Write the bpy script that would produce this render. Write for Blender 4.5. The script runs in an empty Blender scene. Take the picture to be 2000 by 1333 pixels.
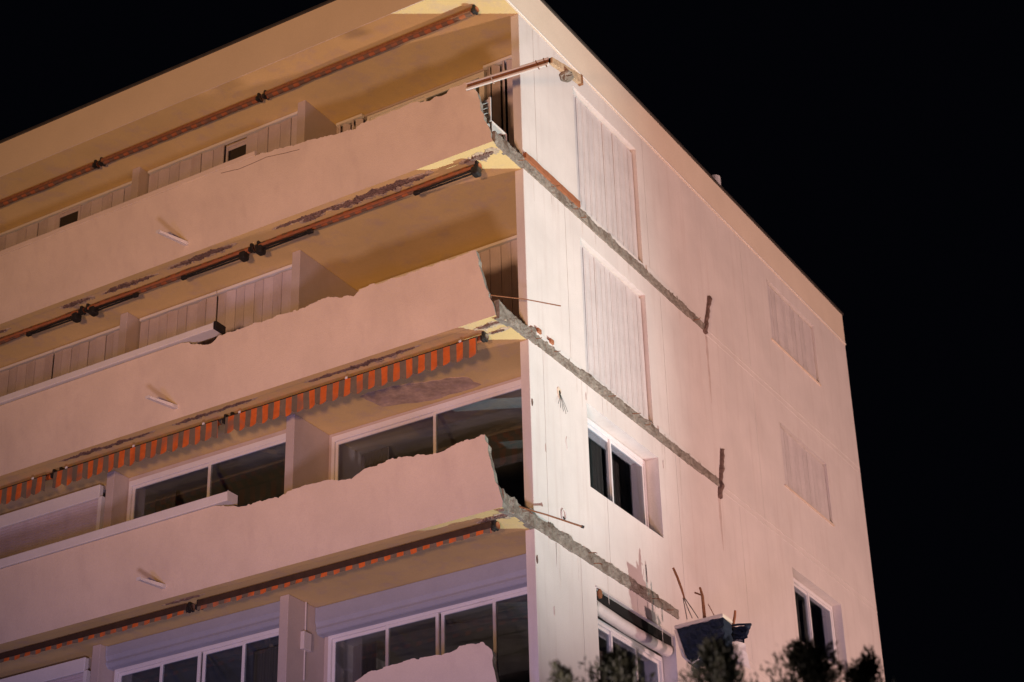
import bpy, math, random
from mathutils import Vector, Matrix, noise
random.seed(7)
S = bpy.context.scene
R = math.radians
col = S.collection

# ------------------------------------------------------------------ camera
FPX = 3857.0
CAM = Vector((11.833, -20.385, -10.254)); YAW, PITCH, ROLL = -0.535744, 0.505421, -0.02663
_f = Vector((math.cos(PITCH)*math.sin(YAW), math.cos(PITCH)*math.cos(YAW), math.sin(PITCH)))
_r = Vector((math.cos(YAW), -math.sin(YAW), 0)); _u = _r.cross(_f)
_r2 = _r*math.cos(ROLL)+_u*math.sin(ROLL); _u2 = -_r*math.sin(ROLL)+_u*math.cos(ROLL)
cd = bpy.data.cameras.new('camera'); cam = bpy.data.objects.new('camera', cd); col.objects.link(cam)
cam.matrix_world = Matrix(((_r2.x, _u2.x, -_f.x, CAM.x), (_r2.y, _u2.y, -_f.y, CAM.y), (_r2.z, _u2.z, -_f.z, CAM.z), (0, 0, 0, 1)))
cd.sensor_width = 36; cd.sensor_fit = 'HORIZONTAL'; cd.lens = 36*FPX/2000
cd.clip_start = .1; cd.clip_end = 3000
cd.dof.use_dof = True; cd.dof.focus_distance = 26.5; cd.dof.aperture_fstop = 2.0
S.camera = cam

# ------------------------------------------------------------------ night sky and the lamps of the street
w = bpy.data.worlds.new('World'); S.world = w; w.use_nodes = True
bg = w.node_tree.nodes['Background']; bg.inputs[0].default_value = (.35, .4, .75, 1); bg.inputs[1].default_value = .0022

def spot(name, loc, aim, power, colr, size, blend, rad):
    l = bpy.data.lights.new(name, 'SPOT'); l.energy = power; l.color = colr; l.spot_size = R(size); l.spot_blend = blend
    l.shadow_soft_size = rad
    o = bpy.data.objects.new(name, l); col.objects.link(o); o.location = loc
    o.rotation_euler = (Vector(aim)-Vector(loc)).to_track_quat('-Z', 'Y').to_euler(); return o
# fire engine floodlight standing in the side street, street lamp near the photographer, flashing blue light by the kerb
spot('floodlight', (14.5, 9.4, -10.3), (0, -3.3, 6.9), 27800, (.70, .96, .96), 38, 1.0, .10)
spot('floodlight_spill', (14.5, 9.4, -10.3), (0, 6.5, 10.5), 4200, (1, .70, .50), 76, 1.0, .10)
spot('side_street_lamp_light', (30, 5, -9), (0, 9, 7.5), 27800, (1, .62, .57), 50, .8, .5)
spot('street_lamp_light', (8, -26, -10), (-3, 0, 9.3), 25000, (1, .545, .26), 43, 1.0, .9)
spot('kerb_lamp_light', (6, -14, -10.5), (-3, 0, 6), 4200, (.95, .74, 1), 100, .8, .8)
spot('beacon_light', (1.5, -19, -10.9), (-3.5, 0, -.8), 2700, (.22, .24, 1), 46, 1.0, 1.0)

S.view_settings.view_transform = 'Standard'; S.view_settings.look = 'None'
S.view_settings.exposure = 0; S.view_settings.gamma = 1; S.view_settings.use_curve_mapping = False

# ------------------------------------------------------------------ helpers
def ray(x, y): return _r2*((x-1000)/FPX)+_u2*((666.5-y)/FPX)+_f
def on(x, y, ax, v):
    d = ray(x, y); t = (v-CAM[ax])/d[ax]; return CAM+d*t
def fr(x, y, Y=0): q = on(x, y, 1, Y); return q.x, q.z
SL = .24; PY = -.85
def slant(x, y, zf):
    d = ray(x, y); t = (PY+SL*zf-(CAM.y+SL*CAM.z))/(d.y+SL*d.z); return CAM+d*t
def nz(*p): return noise.noise(Vector(p))

MATS = {}
def mat(name, base, rough=.85, var=0, vscale=6, bump=0, bscale=60, metal=0, spec=.3, streak=0, dirt=0, dirtcol=(.2, .15, .12), stretch=(1, 1, 1), dscale=2.6):
    m = bpy.data.materials.new(name); m.use_nodes = True; t = m.node_tree; N = t.nodes; L = t.links
    b = N['Principled BSDF']; b.inputs['Roughness'].default_value = rough; b.inputs['Metallic'].default_value = metal
    b.inputs['Specular IOR Level'].default_value = spec; b.inputs['Base Color'].default_value = (*base, 1)
    g = N.new('ShaderNodeNewGeometry'); cur = None
    def tex(scale, detail=6, sc=(1, 1, 1), ro=.6):
        mp = N.new('ShaderNodeMapping'); mp.inputs['Scale'].default_value = sc; L.new(g.outputs['Position'], mp.inputs[0])
        n = N.new('ShaderNodeTexNoise'); n.inputs['Scale'].default_value = scale; n.inputs['Detail'].default_value = detail
        n.inputs['Roughness'].default_value = ro; L.new(mp.outputs[0], n.inputs['Vector']); return n.outputs[0]
    def rng(sock, a, bb, c, d):
        r = N.new('ShaderNodeMapRange'); r.inputs[1].default_value = a; r.inputs[2].default_value = bb
        r.inputs[3].default_value = c; r.inputs[4].default_value = d; L.new(sock, r.inputs[0]); return r.outputs[0]
    def mix(fac, a, bcol, mode='MIX'):
        x = N.new('ShaderNodeMix'); x.data_type = 'RGBA'; x.blend_type = mode
        if hasattr(fac, 'links'): L.new(fac, x.inputs[0])
        else: x.inputs[0].default_value = fac
        for s, v in ((6, a), (7, bcol)):
            if hasattr(v, 'links'): L.new(v, x.inputs[s])
            else: x.inputs[s].default_value = (*v, 1)
        return x.outputs[2]
    c = base
    if var: c = mix(rng(tex(vscale, 6, stretch), .3, .7, 0, 1), tuple(v*(1-var) for v in base), tuple(min(1, v*(1+var*.6)) for v in base))
    if bump or var:   # fine speckle of roughcast
        c = mix(rng(tex(bscale*1.2, 2, (1, 1, 1), .8), .38, .62, 0, .26+var*.3), c, tuple(v*.76 for v in base))
    if streak: c = mix(rng(tex(5, 5, (1, 1.6, .10)), .52, .78, 0, streak), c, dirtcol)
    if dirt: c = mix(rng(tex(dscale, 8, (1, 1, 1), .7), .50, .66, 0, dirt), c, dirtcol)
    if c is not base: L.new(c, b.inputs['Base Color'])
    if bump:
        bp = N.new('ShaderNodeBump'); bp.inputs['Strength'].default_value = bump; bp.inputs['Distance'].default_value = .02
        L.new(tex(bscale, 4), bp.inputs['Height']); L.new(bp.outputs[0], b.inputs['Normal'])
    MATS[name] = m; return m

mat('wall', (.70, .625, .585), .9, .10, 1.1, .28, 55, streak=.40, dirtcol=(.52, .41, .37))
mat('fascia', (.73, .60, .475), .85, .06, 1.2, .15, 60)
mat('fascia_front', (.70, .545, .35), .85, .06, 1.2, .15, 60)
mat('shutter_lamp_tint', (.53, .46, .50), .55, .12, 3, .08, 30, streak=.35, dirtcol=(.36, .25, .28))  # loggia shutter paint with the mauve cast of the lamplight mixed into its colour
mat('parapet', (.70, .555, .43), .9, .09, 1.3, .3, 60, streak=.26, dirtcol=(.46, .34, .29), dirt=.12, dscale=1.6)
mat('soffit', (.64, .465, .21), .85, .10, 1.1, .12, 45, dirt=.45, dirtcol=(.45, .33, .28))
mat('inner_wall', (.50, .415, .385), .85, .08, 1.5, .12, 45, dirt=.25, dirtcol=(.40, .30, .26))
mat('concrete', (.28, .235, .195), .95, .38, 10, .8, 45, dirt=.95, dirtcol=(.125, .085, .06), dscale=3.4)
mat('damp', (.47, .33, .24), .8, .45, 7, .2, 30, dirt=.7, dirtcol=(.38, .27, .25), dscale=6)
mat('plaster_rim', (.50, .38, .27), .9, .35, 16, .5, 60)
mat('runoff_pale', (.63, .55, .505), .9, .15, 6, .2, 55)
mat('runoff', (.56, .45, .41), .9, .2, 6, .15, 55)
mat('spall', (.20, .125, .10), .95, .5, 22, .9, 60)
mat('shutter', (.64, .57, .555), .55, .10, 3, .08, 30, streak=.22, dirtcol=(.36, .26, .27))
mat('white_frame', (.70, .67, .68), .4, .05, 4)
mat('roller_case', (.32, .325, .39), .5, .06, 4)
mat('coping', (.70, .64, .60), .5, .08, 3, .05, 40)
mat('dark_metal', (.02, .017, .016), .5, .3, 20)
mat('brown_metal', (.055, .03, .02), .6, .3, 10)
mat('roof_edge', (.05, .042, .036), .6, .3, 8)
mat('rust', (.26, .105, .045), .8, .4, 30, .4, 80)
mat('wood', (.52, .33, .20), .8, .35, 14, .4, 50, dirt=.5, dirtcol=(.2, .10, .06), dscale=9)
mat('terracotta', (.33, .12, .055), .7, .25, 12, .2, 50)
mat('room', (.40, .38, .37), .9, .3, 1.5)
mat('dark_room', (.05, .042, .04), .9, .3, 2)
mat('night_glass', (.012, .011, .013), .08, spec=.5)
mat('curtain', (.20, .17, .15), .9, .2, 6, stretch=(6, 6, .3))
mat('navy', (.012, .018, .032), .75, .5, 9, .3, 40)
mat('plastic', (.62, .55, .52), .35, .1, 5)
mat('roof_top', (.15, .14, .13), .9, .2, 3)
mat('ground', (.05, .05, .05), .9, .3, .6, .3, 30)
mat('bark', (.06, .045, .03), .9, .3, 20, .5, 40)
mat('black_hole', (.01, .009, .008), .9)

def stripe_mat(name, c0, c1):
    m = bpy.data.materials.new(name); m.use_nodes = True; t = m.node_tree; N = t.nodes; L = t.links; b = N['Principled BSDF']
    b.inputs['Roughness'].default_value = .85
    g = N.new('ShaderNodeNewGeometry'); sp = N.new('ShaderNodeSeparateXYZ'); L.new(g.outputs['Position'], sp.inputs[0])
    nn = N.new('ShaderNodeTexNoise'); nn.inputs['Scale'].default_value = 5; L.new(g.outputs['Position'], nn.inputs['Vector'])
    def ma(op, a, bb):
        x = N.new('ShaderNodeMath'); x.operation = op
        for i, v in enumerate((a, bb)):
            if hasattr(v, 'links'): L.new(v, x.inputs[i])
            else: x.inputs[i].default_value = v
        return x.outputs[0]
    fr_ = ma('FRACT', ma('ADD', ma('MULTIPLY', sp.outputs[0], 1/.205), ma('MULTIPLY', nn.outputs[0], .12)), 0)
    st = ma('GREATER_THAN', fr_, .50)
    n2 = N.new('ShaderNodeTexNoise'); n2.inputs['Scale'].default_value = 14; n2.inputs['Detail'].default_value = 6; L.new(g.outputs['Position'], n2.inputs['Vector'])
    x = N.new('ShaderNodeMix'); x.data_type = 'RGBA'; L.new(st, x.inputs[0])
    n3 = N.new('ShaderNodeTexNoise'); n3.inputs['Scale'].default_value = 3.5; n3.inputs['Detail'].default_value = 7; L.new(g.outputs['Position'], n3.inputs['Vector'])
    rp = N.new('ShaderNodeMapRange'); rp.inputs[1].default_value = .5; rp.inputs[2].default_value = .68; rp.inputs[4].default_value = .75; L.new(n3.outputs[0], rp.inputs[0])
    x.inputs[6].default_value = (*c0, 1); x.inputs[7].default_value = (*c1, 1)
    y = N.new('ShaderNodeMix'); y.data_type = 'RGBA'; y.blend_type = 'MULTIPLY'; y.inputs[0].default_value = .55
    L.new(x.outputs[2], y.inputs[6]); L.new(n2.outputs[0], y.inputs[7]); z_ = N.new('ShaderNodeMix'); z_.data_type = 'RGBA'; L.new(rp.outputs[0], z_.inputs[0]); L.new(y.outputs[2], z_.inputs[6]); z_.inputs[7].default_value = (*[v*.55+.02 for v in c0], 1)
    L.new(z_.outputs[2], b.inputs['Base Color'])
    MATS[name] = m
stripe_mat('awning_cloth', (.23, .17, .115), (.82, .17, .025))
stripe_mat('awning_faded', (.20, .10, .055), (.42, .125, .04))
def glass_mat():
    m = bpy.data.materials.new('glass'); m.use_nodes = True; t = m.node_tree; N = t.nodes; L = t.links
    N.remove(N['Principled BSDF']); o = N['Material Output']
    tr = N.new('ShaderNodeBsdfTransparent'); tr.inputs[0].default_value = (.80, .84, .86, 1)
    gl = N.new('ShaderNodeBsdfGlossy'); gl.inputs['Roughness'].default_value = .03; gl.inputs[0].default_value = (.78, .85, 1, 1)
    lw = N.new('ShaderNodeLayerWeight'); lw.inputs[0].default_value = .5
    pw = N.new('ShaderNodeMath'); pw.operation = 'POWER'; pw.inputs[1].default_value = 3.0; L.new(lw.outputs['Facing'], pw.inputs[0])
    fn = N.new('ShaderNodeMath'); fn.operation = 'MULTIPLY_ADD'; fn.inputs[1].default_value = .75; fn.inputs[2].default_value = .13; L.new(pw.outputs[0], fn.inputs[0])
    mx = N.new('ShaderNodeMixShader'); L.new(fn.outputs[0], mx.inputs[0]); L.new(tr.outputs[0], mx.inputs[1]); L.new(gl.outputs[0], mx.inputs[2])
    L.new(mx.outputs[0], o.inputs[0]); MATS['glass'] = m
glass_mat()
def leaf_mat(name, a, b_):
    m = bpy.data.materials.new(name); m.use_nodes = True; t = m.node_tree; N = t.nodes; L = t.links; b = N['Principled BSDF']
    b.inputs['Roughness'].default_value = .7
    g = N.new('ShaderNodeNewGeometry'); n = N.new('ShaderNodeTexNoise'); n.inputs['Scale'].default_value = 7; L.new(g.outputs['Position'], n.inputs['Vector'])
    x = N.new('ShaderNodeMix'); x.data_type = 'RGBA'; L.new(n.outputs[0], x.inputs[0]); x.inputs[6].default_value = (*a, 1); x.inputs[7].default_value = (*b_, 1)
    L.new(x.outputs[2], b.inputs['Base Color']); MATS[name] = m
leaf_mat('leaf', (.022, .030, .008), (.062, .056, .016))
def film_mat():
    m = bpy.data.materials.new('plastic_film'); m.use_nodes = True; t = m.node_tree; N = t.nodes; L = t.links; b = N['Principled BSDF']
    b.inputs['Base Color'].default_value = (.75, .68, .66, 1); b.inputs['Roughness'].default_value = .18; b.inputs['Alpha'].default_value = .55
    MATS['plastic_film'] = m
film_mat()

def thing(name, label, cat, loc, group=None):
    o = bpy.data.objects.new(name, None); col.objects.link(o); o.location = loc; o.empty_display_size = .3
    o['label'] = label; o['category'] = cat
    if group: o['group'] = group
    return o
def wloc(o):
    v = Vector(o.location); p = o.parent
    while p: v += Vector(p.location); p = p.parent
    return v
class MB:
    """collects geometry in world coordinates; build() links it as ONE object"""
    def __init__(s): s.v = []; s.f = []; s.m = []
    def quad(s, a, b, c, d, mi=0):
        n = len(s.v); s.v += [tuple(a), tuple(b), tuple(c), tuple(d)]; s.f.append((n, n+1, n+2, n+3)); s.m.append(mi); return s
    def box(s, x0, x1, y0, y1, z0, z1, mi=0):
        n = len(s.v); s.v += [(x, y, z) for x in (x0, x1) for y in (y0, y1) for z in (z0, z1)]
        s.f += [tuple(n+i for i in q) for q in ((0, 1, 3, 2), (4, 6, 7, 5), (0, 4, 5, 1), (2, 3, 7, 6), (0, 2, 6, 4), (1, 5, 7, 3))]; s.m += [mi]*6; return s
    def tube(s, pts, r, n=8, mi=0, cap=True):
        pts = [Vector(p) for p in pts]; rs = r if isinstance(r, (list, tuple)) else [r]*len(pts); base = len(s.v)
        for i, p in enumerate(pts):
            d = (pts[min(i+1, len(pts)-1)]-pts[max(i-1, 0)]).normalized()
            a = d.orthogonal() if i == 0 else (pa-d*pa.dot(d))
            a.normalize(); pa = a; b = d.cross(a)
            for k in range(n):
                t = 2*math.pi*k/n; s.v.append(tuple(p+(a*math.cos(t)+b*math.sin(t))*rs[i]))
        for i in range(len(pts)-1):
            for k in range(n):
                s.f.append((base+i*n+k, base+i*n+(k+1) % n, base+(i+1)*n+(k+1) % n, base+(i+1)*n+k)); s.m.append(mi)
        if cap:
            s.f.append(tuple(base+k for k in reversed(range(n)))); s.m.append(mi)
            e = base+(len(pts)-1)*n; s.f.append(tuple(e+k for k in range(n))); s.m.append(mi)
        return s
    def grid(s, rows, mi=0, close=False):
        b = len(s.v); n = len(rows[0])
        for r_ in rows: s.v += [tuple(p) for p in r_]
        for i in range(len(rows)-1):
            for k in range(n if close else n-1):
                s.f.append((b+i*n+k, b+i*n+(k+1) % n, b+(i+1)*n+(k+1) % n, b+(i+1)*n+k)); s.m.append(mi)
        return s
    def build(s, name, mats, parent=None, bevel=0, smooth=False, kind=None, origin=None):
        if isinstance(mats, str): mats = [mats]
        off = wloc(parent) if parent else Vector((0, 0, 0))
        org = Vector(origin) if origin is not None else off
        me = bpy.data.meshes.new(name); me.from_pydata([tuple(Vector(v)-org) for v in s.v], [], s.f)
        for m in mats: me.materials.append(MATS[m])
        me.polygons.foreach_set('material_index', s.m)
        if smooth: me.polygons.foreach_set('use_smooth', [True]*len(s.f))
        me.update()
        o = bpy.data.objects.new(name, me); col.objects.link(o); o.location = org-off
        if parent: o.parent = parent
        if kind: o['kind'] = kind
        if bevel:
            md = o.modifiers.new('bevel', 'BEVEL'); md.width = bevel; md.segments = 2; md.limit_method = 'ANGLE'; md.angle_limit = R(40)
        return o

# ------------------------------------------------------------------ ground
ZG = -11.85
g = MB().quad((-1500, -1500, ZG), (1500, -1500, ZG), (1500, 1500, ZG), (-1500, 1500, ZG)).build('ground', 'ground', kind='structure')

# ------------------------------------------------------------------ the building
ZF = [5.6, 2.8, 0.0, -2.8]          # undersides of the balcony slabs, storeys S4..S1 stand on them
XL = -16.0; YR = 12.42; ROOF = 8.4
B = thing('apartment_building', 'pale apartment block with torn-off corner balconies, lit at night', 'building', (-8, 5, ZG))

def cells(a0, a1, b0, b1, holes):
    """split a rectangle with rectangular holes into solid rectangles"""
    bs = sorted({b0, b1, *[min(max(v, b0), b1) for h in holes for v in h[2:]]}); out = []
    for lo, hi in zip(bs, bs[1:]):
        cut = sorted((max(h[0], a0), min(h[1], a1)) for h in holes if h[2] < (lo+hi)/2 < h[3] and h[1] > a0 and h[0] < a1)
        x = a0
        for c0, c1 in cut:
            if c0 > x: out.append((x, c0, lo, hi))
            x = max(x, c1)
        if x < a1: out.append((x, a1, lo, hi))
    return out

# side wall: core with openings, faced with rendered panels with fine joints between them
OPEN = [(1.60, 3.66, 5.86, 8.05), (1.60, 3.66, 3.03, 5.29), (1.57, 3.75, 1.20, 2.51), (1.60, 3.92, -2.58, -.27),
        (8.70, 10.80, 6.82, 8.09), (8.64, 10.68, 3.92, 5.14), (8.57, 10.63, 1.09, 2.38)]
m = MB(); m.box(-.13, -.014, 0, .85, ZG, ROOF); OPEN_IN = [(.85, 1.5, 3.0, 5.6)]
m.box(-.13, -.014, .85, 1.5, 3.0, 5.6)
for a, b, c, d in cells(.85, YR, ZG, ROOF, OPEN+OPEN_IN): m.box(-.30, -.014, a, b, c, d)
side = m.build('side_wall', 'wall', B)
JOINTS = {5.6: [.40, 3.9, 7.6], 2.8: [1.17, 4.2, 7.6], 0.0: [.37, 2.05, 4.35, 6.6], -2.8: [1.20, 2.80, 4.9, 6.9, 9.2], -5.6: [.4, 2.4, 5.2, 8.0], -8.4: [1.2, 4, 7, 10]}
for zf, js in JOINTS.items():
    z0 = zf+.02 if zf > -8 else ZG; z1 = zf+2.8+.02
    if zf == 5.6: z1 = ROOF
    e = [0]+js+[YR]
    for a, b in zip(e, e[1:]):
        g_ = .004 if a < 3 else .0025
        a2 = a+(g_ if a > 0 else -.002); b2 = b-(g_ if b < YR else -.002)
        for c0, c1, d0, d1 in cells(a2, b2, z0+.001, z1, OPEN):
            MB().box(-.0138, 0, c0, c1, d0, d1).build('wall_panel', 'wall', side)
# wing wall in front of the side wall: its front strip
MB().box(-.135, -.002, -.012, -.0025, ZG, ROOF).build('wing_wall_edge', 'wall', B)
# rear and left walls, close the body
m = MB(); m.box(XL, XL+.3, .9, YR, ZG, ROOF); m.box(XL+.3, -.3, YR-.3, YR-.003, ZG, ROOF); m.build('rear_wall', 'wall', B)
# slab-edge beads on the side wall
for zf in ZF[:3]:
    for dz in (.0, .11):
        MB().box(0, .007, 5.9, YR, zf+dz-.005, zf+dz+.005).build('slab_bead', 'coping', B)

# roof slab
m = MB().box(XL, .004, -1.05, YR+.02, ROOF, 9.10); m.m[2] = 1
roof = m.build('roof_slab', ['fascia', 'fascia_front'], B)
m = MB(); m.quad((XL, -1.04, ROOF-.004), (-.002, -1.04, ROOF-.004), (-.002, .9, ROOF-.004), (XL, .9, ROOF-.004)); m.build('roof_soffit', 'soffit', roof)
MB().box(XL, .03, -1.08, YR+.05, 9.102, 9.14).build('roof_edge', 'roof_edge', roof)
MB().box(.004, .018, -1.05, YR+.03, ROOF+.028, ROOF+.046).build('fascia_bead', 'coping', roof)
m = MB(); m.tube([(-.35, 7.55, 9.15), (-.35, 7.55, 9.62)], .05, 12); m.tube([(-.35, 7.55, 9.56), (-.35, 7.55, 9.78)], .11, 14); m.build('roof_vent', 'white_frame', roof, smooth=False)

# balcony slabs, each with its broken corner edge
for i, zf in enumerate(ZF):
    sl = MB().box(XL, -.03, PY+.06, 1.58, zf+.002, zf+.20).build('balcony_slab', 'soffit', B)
    # torn concrete along the side wall
    rows = []; Y = -.80; n = 0
    yend = [5.80, 5.86, 4.05, -.2][i]
    while Y < yend:
        t = nz(Y*1.3, i*9, 3); big = max(0, nz(Y*.9+5, i*4.2, 7))*.06
        taper = 1.0
        if Y < -.45 and i: taper = 1+(-.45-Y)*1.3
        ch = max(0, nz(Y*5.3, i*2.7, 5)-.15)*.05
        zb = zf+.006+.008*nz(Y*3, i, 1)+.009*nz(Y*21, i, 2)-ch*.5; ztp = zf+.195+.030*nz(Y*2.6, i, 4)+.022*nz(Y*9, i, 8)+.010*nz(Y*33, i, 8)+ch*1.4
        zc = (zb+ztp)/2; hh = (ztp-zb)/2*taper
        if Y > yend-.6: hh *= .78
        out = .020+.008*nz(Y*4, i*3, 9)+.006*nz(Y*19, i, 2)+big*.25+ch*.4
        prof = [(-.06, zc-hh), (out*.9, zc-hh), (out*.95, zc-hh*.7), (out, zc-hh*.35), (out*.95, zc), (out*1.0, zc+hh*.35), (out*.9, zc+hh*.7), (out*.7, zc+hh), (-.06, zc+hh)]
        row = []
        for k, (x, z) in enumerate(prof):
            a = .011*nz(Y*15, z*15, k*1.3)+.006*nz(Y*50, k*3.1, i)
            row.append((x+(a if x > 0 else 0), Y+.006*nz(Y*40, k*2, i), z+(.006*nz(Y*33, k*1.9, 6) if 1 < k < 7 else .003*nz(Y*70, k, 3))))
        rows.append(row); Y += .016
    m = MB().grid(rows, 0, True)
    m.f.append(tuple(range(len(prof)))); m.m.append(0)
    m.f.append(tuple(len(m.v)-1-k for k in range(len(prof)))); m.m.append(0)
    m.build('broken_slab_edge', 'concrete', sl)
    # bent reinforcement stubs sticking out of the tear
    if i < 3:
        for k in range(5):
            y = random.uniform(-.6, yend-.3); z = zf+random.uniform(.03, .16); L_ = random.uniform(.04, .11)
            MB().tube([(.02, y, z), (.05+L_*.6, y+.02, z-.01), (.05+L_, y+random.uniform(-.05, .05), z-random.uniform(0, .06))], .006, 6).build('rebar_stub', 'rust', sl)
# scars of the balcony end walls, slanting outwards
for zf, y0, z0, y1, z1 in ((5.6, 5.78, 5.58, 6.06, 6.42), (2.8, 5.84, 2.62, 6.06, 3.57)):
    rows = []
    for k in range(40):
        t = k/39; y = y0+(y1-y0)*max(0, (t-.1)/.9)**.9; z = z0+(z1-z0)*t; wd = .036*(1+.5*nz(z*6, zf, 2)+.3*nz(z*25, zf, 2))*(1.3 if t < .2 else 1)
        o_ = .05+.03*nz(z*9, zf, 8)
        rows.append([(-.01, y-wd, z), (o_, y-wd*.7, z+.02*nz(z*20, 1, zf)), (o_*1.2, y+wd*.5, z), (-.01, y+wd, z)])
    m = MB().grid(rows, 0, True); m.f += [tuple(range(4))]; m.m.append(0); nn_ = len(m.v); m.f.append((nn_-1, nn_-2, nn_-3, nn_-4)); m.m.append(0)
    m.build('end_wall_scar', 'spall', B)
for zf, L_ in ((5.56, 1.25), (2.62, .9)):
    rows = []
    for k in range(30):
        t = k/29; z = zf-L_*t; wd = (.045*(1-t)**.7+.006)*(1+.5*nz(z*5, zf, 3)); y = 5.84+.02*nz(z*2, zf, 1)
        rows.append([(0, y-wd, z), (.0025, y-wd*.6, z), (.0025, y+wd*.6, z), (0, y+wd, z)])
    MB().grid(rows).build('run_off_stain', 'runoff', B)
for zf, yy in ((5.6, 5.6), (2.8, 5.7), (0.0, 4.0)):
    for q in range(9):
        y = random.uniform(.15, yy); L_ = random.uniform(.15, .7); rows = []
        if zf > 0 and 1.5 < y < 3.8: L_ = min(L_, .22)
        w0 = random.uniform(.008, .03)
        for k in range(12):
            t = k/11; z = zf-.005-L_*t; wd = (w0*(1-t)**.6+.002)*(1+.4*nz(z*7, y, 3)); yc = y+.01*nz(z*3, y, 1)
            rows.append([(0, yc-wd, z), (.0018, yc-wd*.6, z), (.0018, yc+wd*.6, z), (0, yc+wd, z)])
        MB().grid(rows).build('run_off_stain', 'runoff_pale', B)
# plaster and tile left above the tears
def strip(name, mt, y0, y1, z0, h0, h1, x=.022):
    rows = []; n = 50
    for k in range(n+1):
        y = y0+(y1-y0)*k/n; h = h0+(h1-h0)*k/n+.012*nz(y*7, z0, 1)
        rows.append([(.001, y, z0), (x, y, z0), (x, y, z0+max(h, .01)), (.001, y, z0+max(h, .01))])
    m = MB().grid(rows, 0, True); m.f += [(0, 1, 2, 3)]; m.m.append(0); return m.build(name, mt, B)
strip('tile_skirting', 'terracotta', .0, 1.58, 5.78, .10, .10, .05)
strip('plaster_remnant', 'coping', 3.75, 5.7, 5.77, .10, .02)
strip('plaster_remnant', 'coping', 3.8, 5.7, 2.96, .09, .015)
strip('plaster_remnant', 'coping', .1, 1.4, 2.96, .06, .05)
for y, z in ((.52, 2.99), (.18, 3.0)):
    MB().box(.004, .05, y, y+.10, z, z+.07).build('tile_remnant', 'terracotta', B, bevel=.01)

# ------------------------------------------------------------------ parapets, slanting outwards, ragged where they broke
def jag(x, i):
    """angular chipped outline: straight facets between random break points"""
    def h(k, q): return math.modf(abs(math.sin(k*12.9898+q*78.233+i*37.7))*43758.5453)[0]
    v = 0
    for step, amp in ((.33, .030), (.11, .022), (.045, .014)):
        k = math.floor(x/step); t = x/step-k; c = .15+.7*h(k, step); a, b = h(k, 1+step)-.5, h(k+1, 1+step)-.5
        v += amp*(a if t < c*.8 else b if t > c else a+(b-a)*(t-c*.8)/(c*.2))
    return v
def parapet(i, zf, pts, xint, ends, bottom=0.0):
    """pts: (X, z) of the top edge from right to left; xint: X left of which the top is intact"""
    pts = sorted(pts); cols = []; x = XL
    def top(x):
        if x <= pts[0][0]: return pts[0][1]
        for (a, za), (b, zb) in zip(pts, pts[1:]):
            if x <= b: return za+(zb-za)*(x-a)/(b-a)
        return pts[-1][1]
    xs = [XL]
    while xs[-1] < pts[-1][0]-.001: xs.append(min(pts[-1][0], xs[-1]+(.4 if xs[-1] < xint-.5 else .016)))
    front = []; back = []; RWS = 14; th = .11
    for x in xs:
        br = x > xint
        zt = top(x)+(jag(x, i) if br else 0)
        fr_, bk = [], []
        for k in range(RWS+1):
            t = k/RWS; z = zf-.012+bottom*0+(zt-zf+.012)*t
            xx = x; q = max(0, (x-(pts[-1][0]-.5))/.5)
            xx = x+q*((ends[1]-ends[0])*(1-t)+1.3*jag(z*1.3+7, i+11))
            zb = z-(.05*abs(nz(x*4, i, 8))*t**6 if br else 0)
            fr_.append((xx, PY-SL*(z-zf), z)); bk.append((xx-q*.02, PY-SL*(zb-zf)+th, zb))
        front.append(fr_); back.append(bk)
    m = MB(); m.grid(front, 0); m.grid([list(r_) for r_ in back], 0)
    m.grid([[f[-1], b[-1]] for f, b in zip(front, back)], 1); m.grid([[f[0], b[0]] for f, b in zip(front, back)], 2)
    m.grid([[a, b] for a, b in zip(front[-1], back[-1])], 1)
    return m.build('parapet', ['parapet', 'concrete', 'soffit'], B)
def px(zf, L_): return [(q.x, q.z) for q in (slant(x, y, zf) for x, y in L_)]
P4 = parapet(0, 5.6, [(-12, 6.70), (-4.0, 6.70)]+px(5.6, [(600, 274), (650, 262), (695, 252), (703, 243), (722, 234), (790, 206), (838, 197), (872, 181), (880, 172), (920, 157)]), -4.0, (-.2, .0))
P3 = parapet(1, 2.8, [(-12, 3.86), (-5.25, 3.86)]+px(2.8, [(383, 671), (395, 676), (412, 673), (428, 656), (520, 625), (600, 600), (640, 582), (690, 577), (712, 561), (745, 552), (830, 523), (925, 491)]), -5.2, (-.2, .0))
P2 = parapet(2, 0.0, [(-12, 1.05), (-4.45, 1.05)]+px(0.0, [(450, 990), (490, 986), (540, 974), (560, 962), (610, 945), (640, 938), (685, 936), (712, 914), (770, 895), (845, 889), (870, 880), (900, 863), (945, 851)]), -4.4, (-.12, .0))
P1 = parapet(3, -2.8, [(-12, -2.4), (-2.4, -2.3)]+px(-2.8, [(690, 1333), (712, 1316), (800, 1290), (855, 1280), (885, 1270), (910, 1262), (945, 1257), (960, 1274)]), -2.6, (-.08, .0))
def slat_y(z, zf): return PY-SL*(z-zf)
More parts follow.
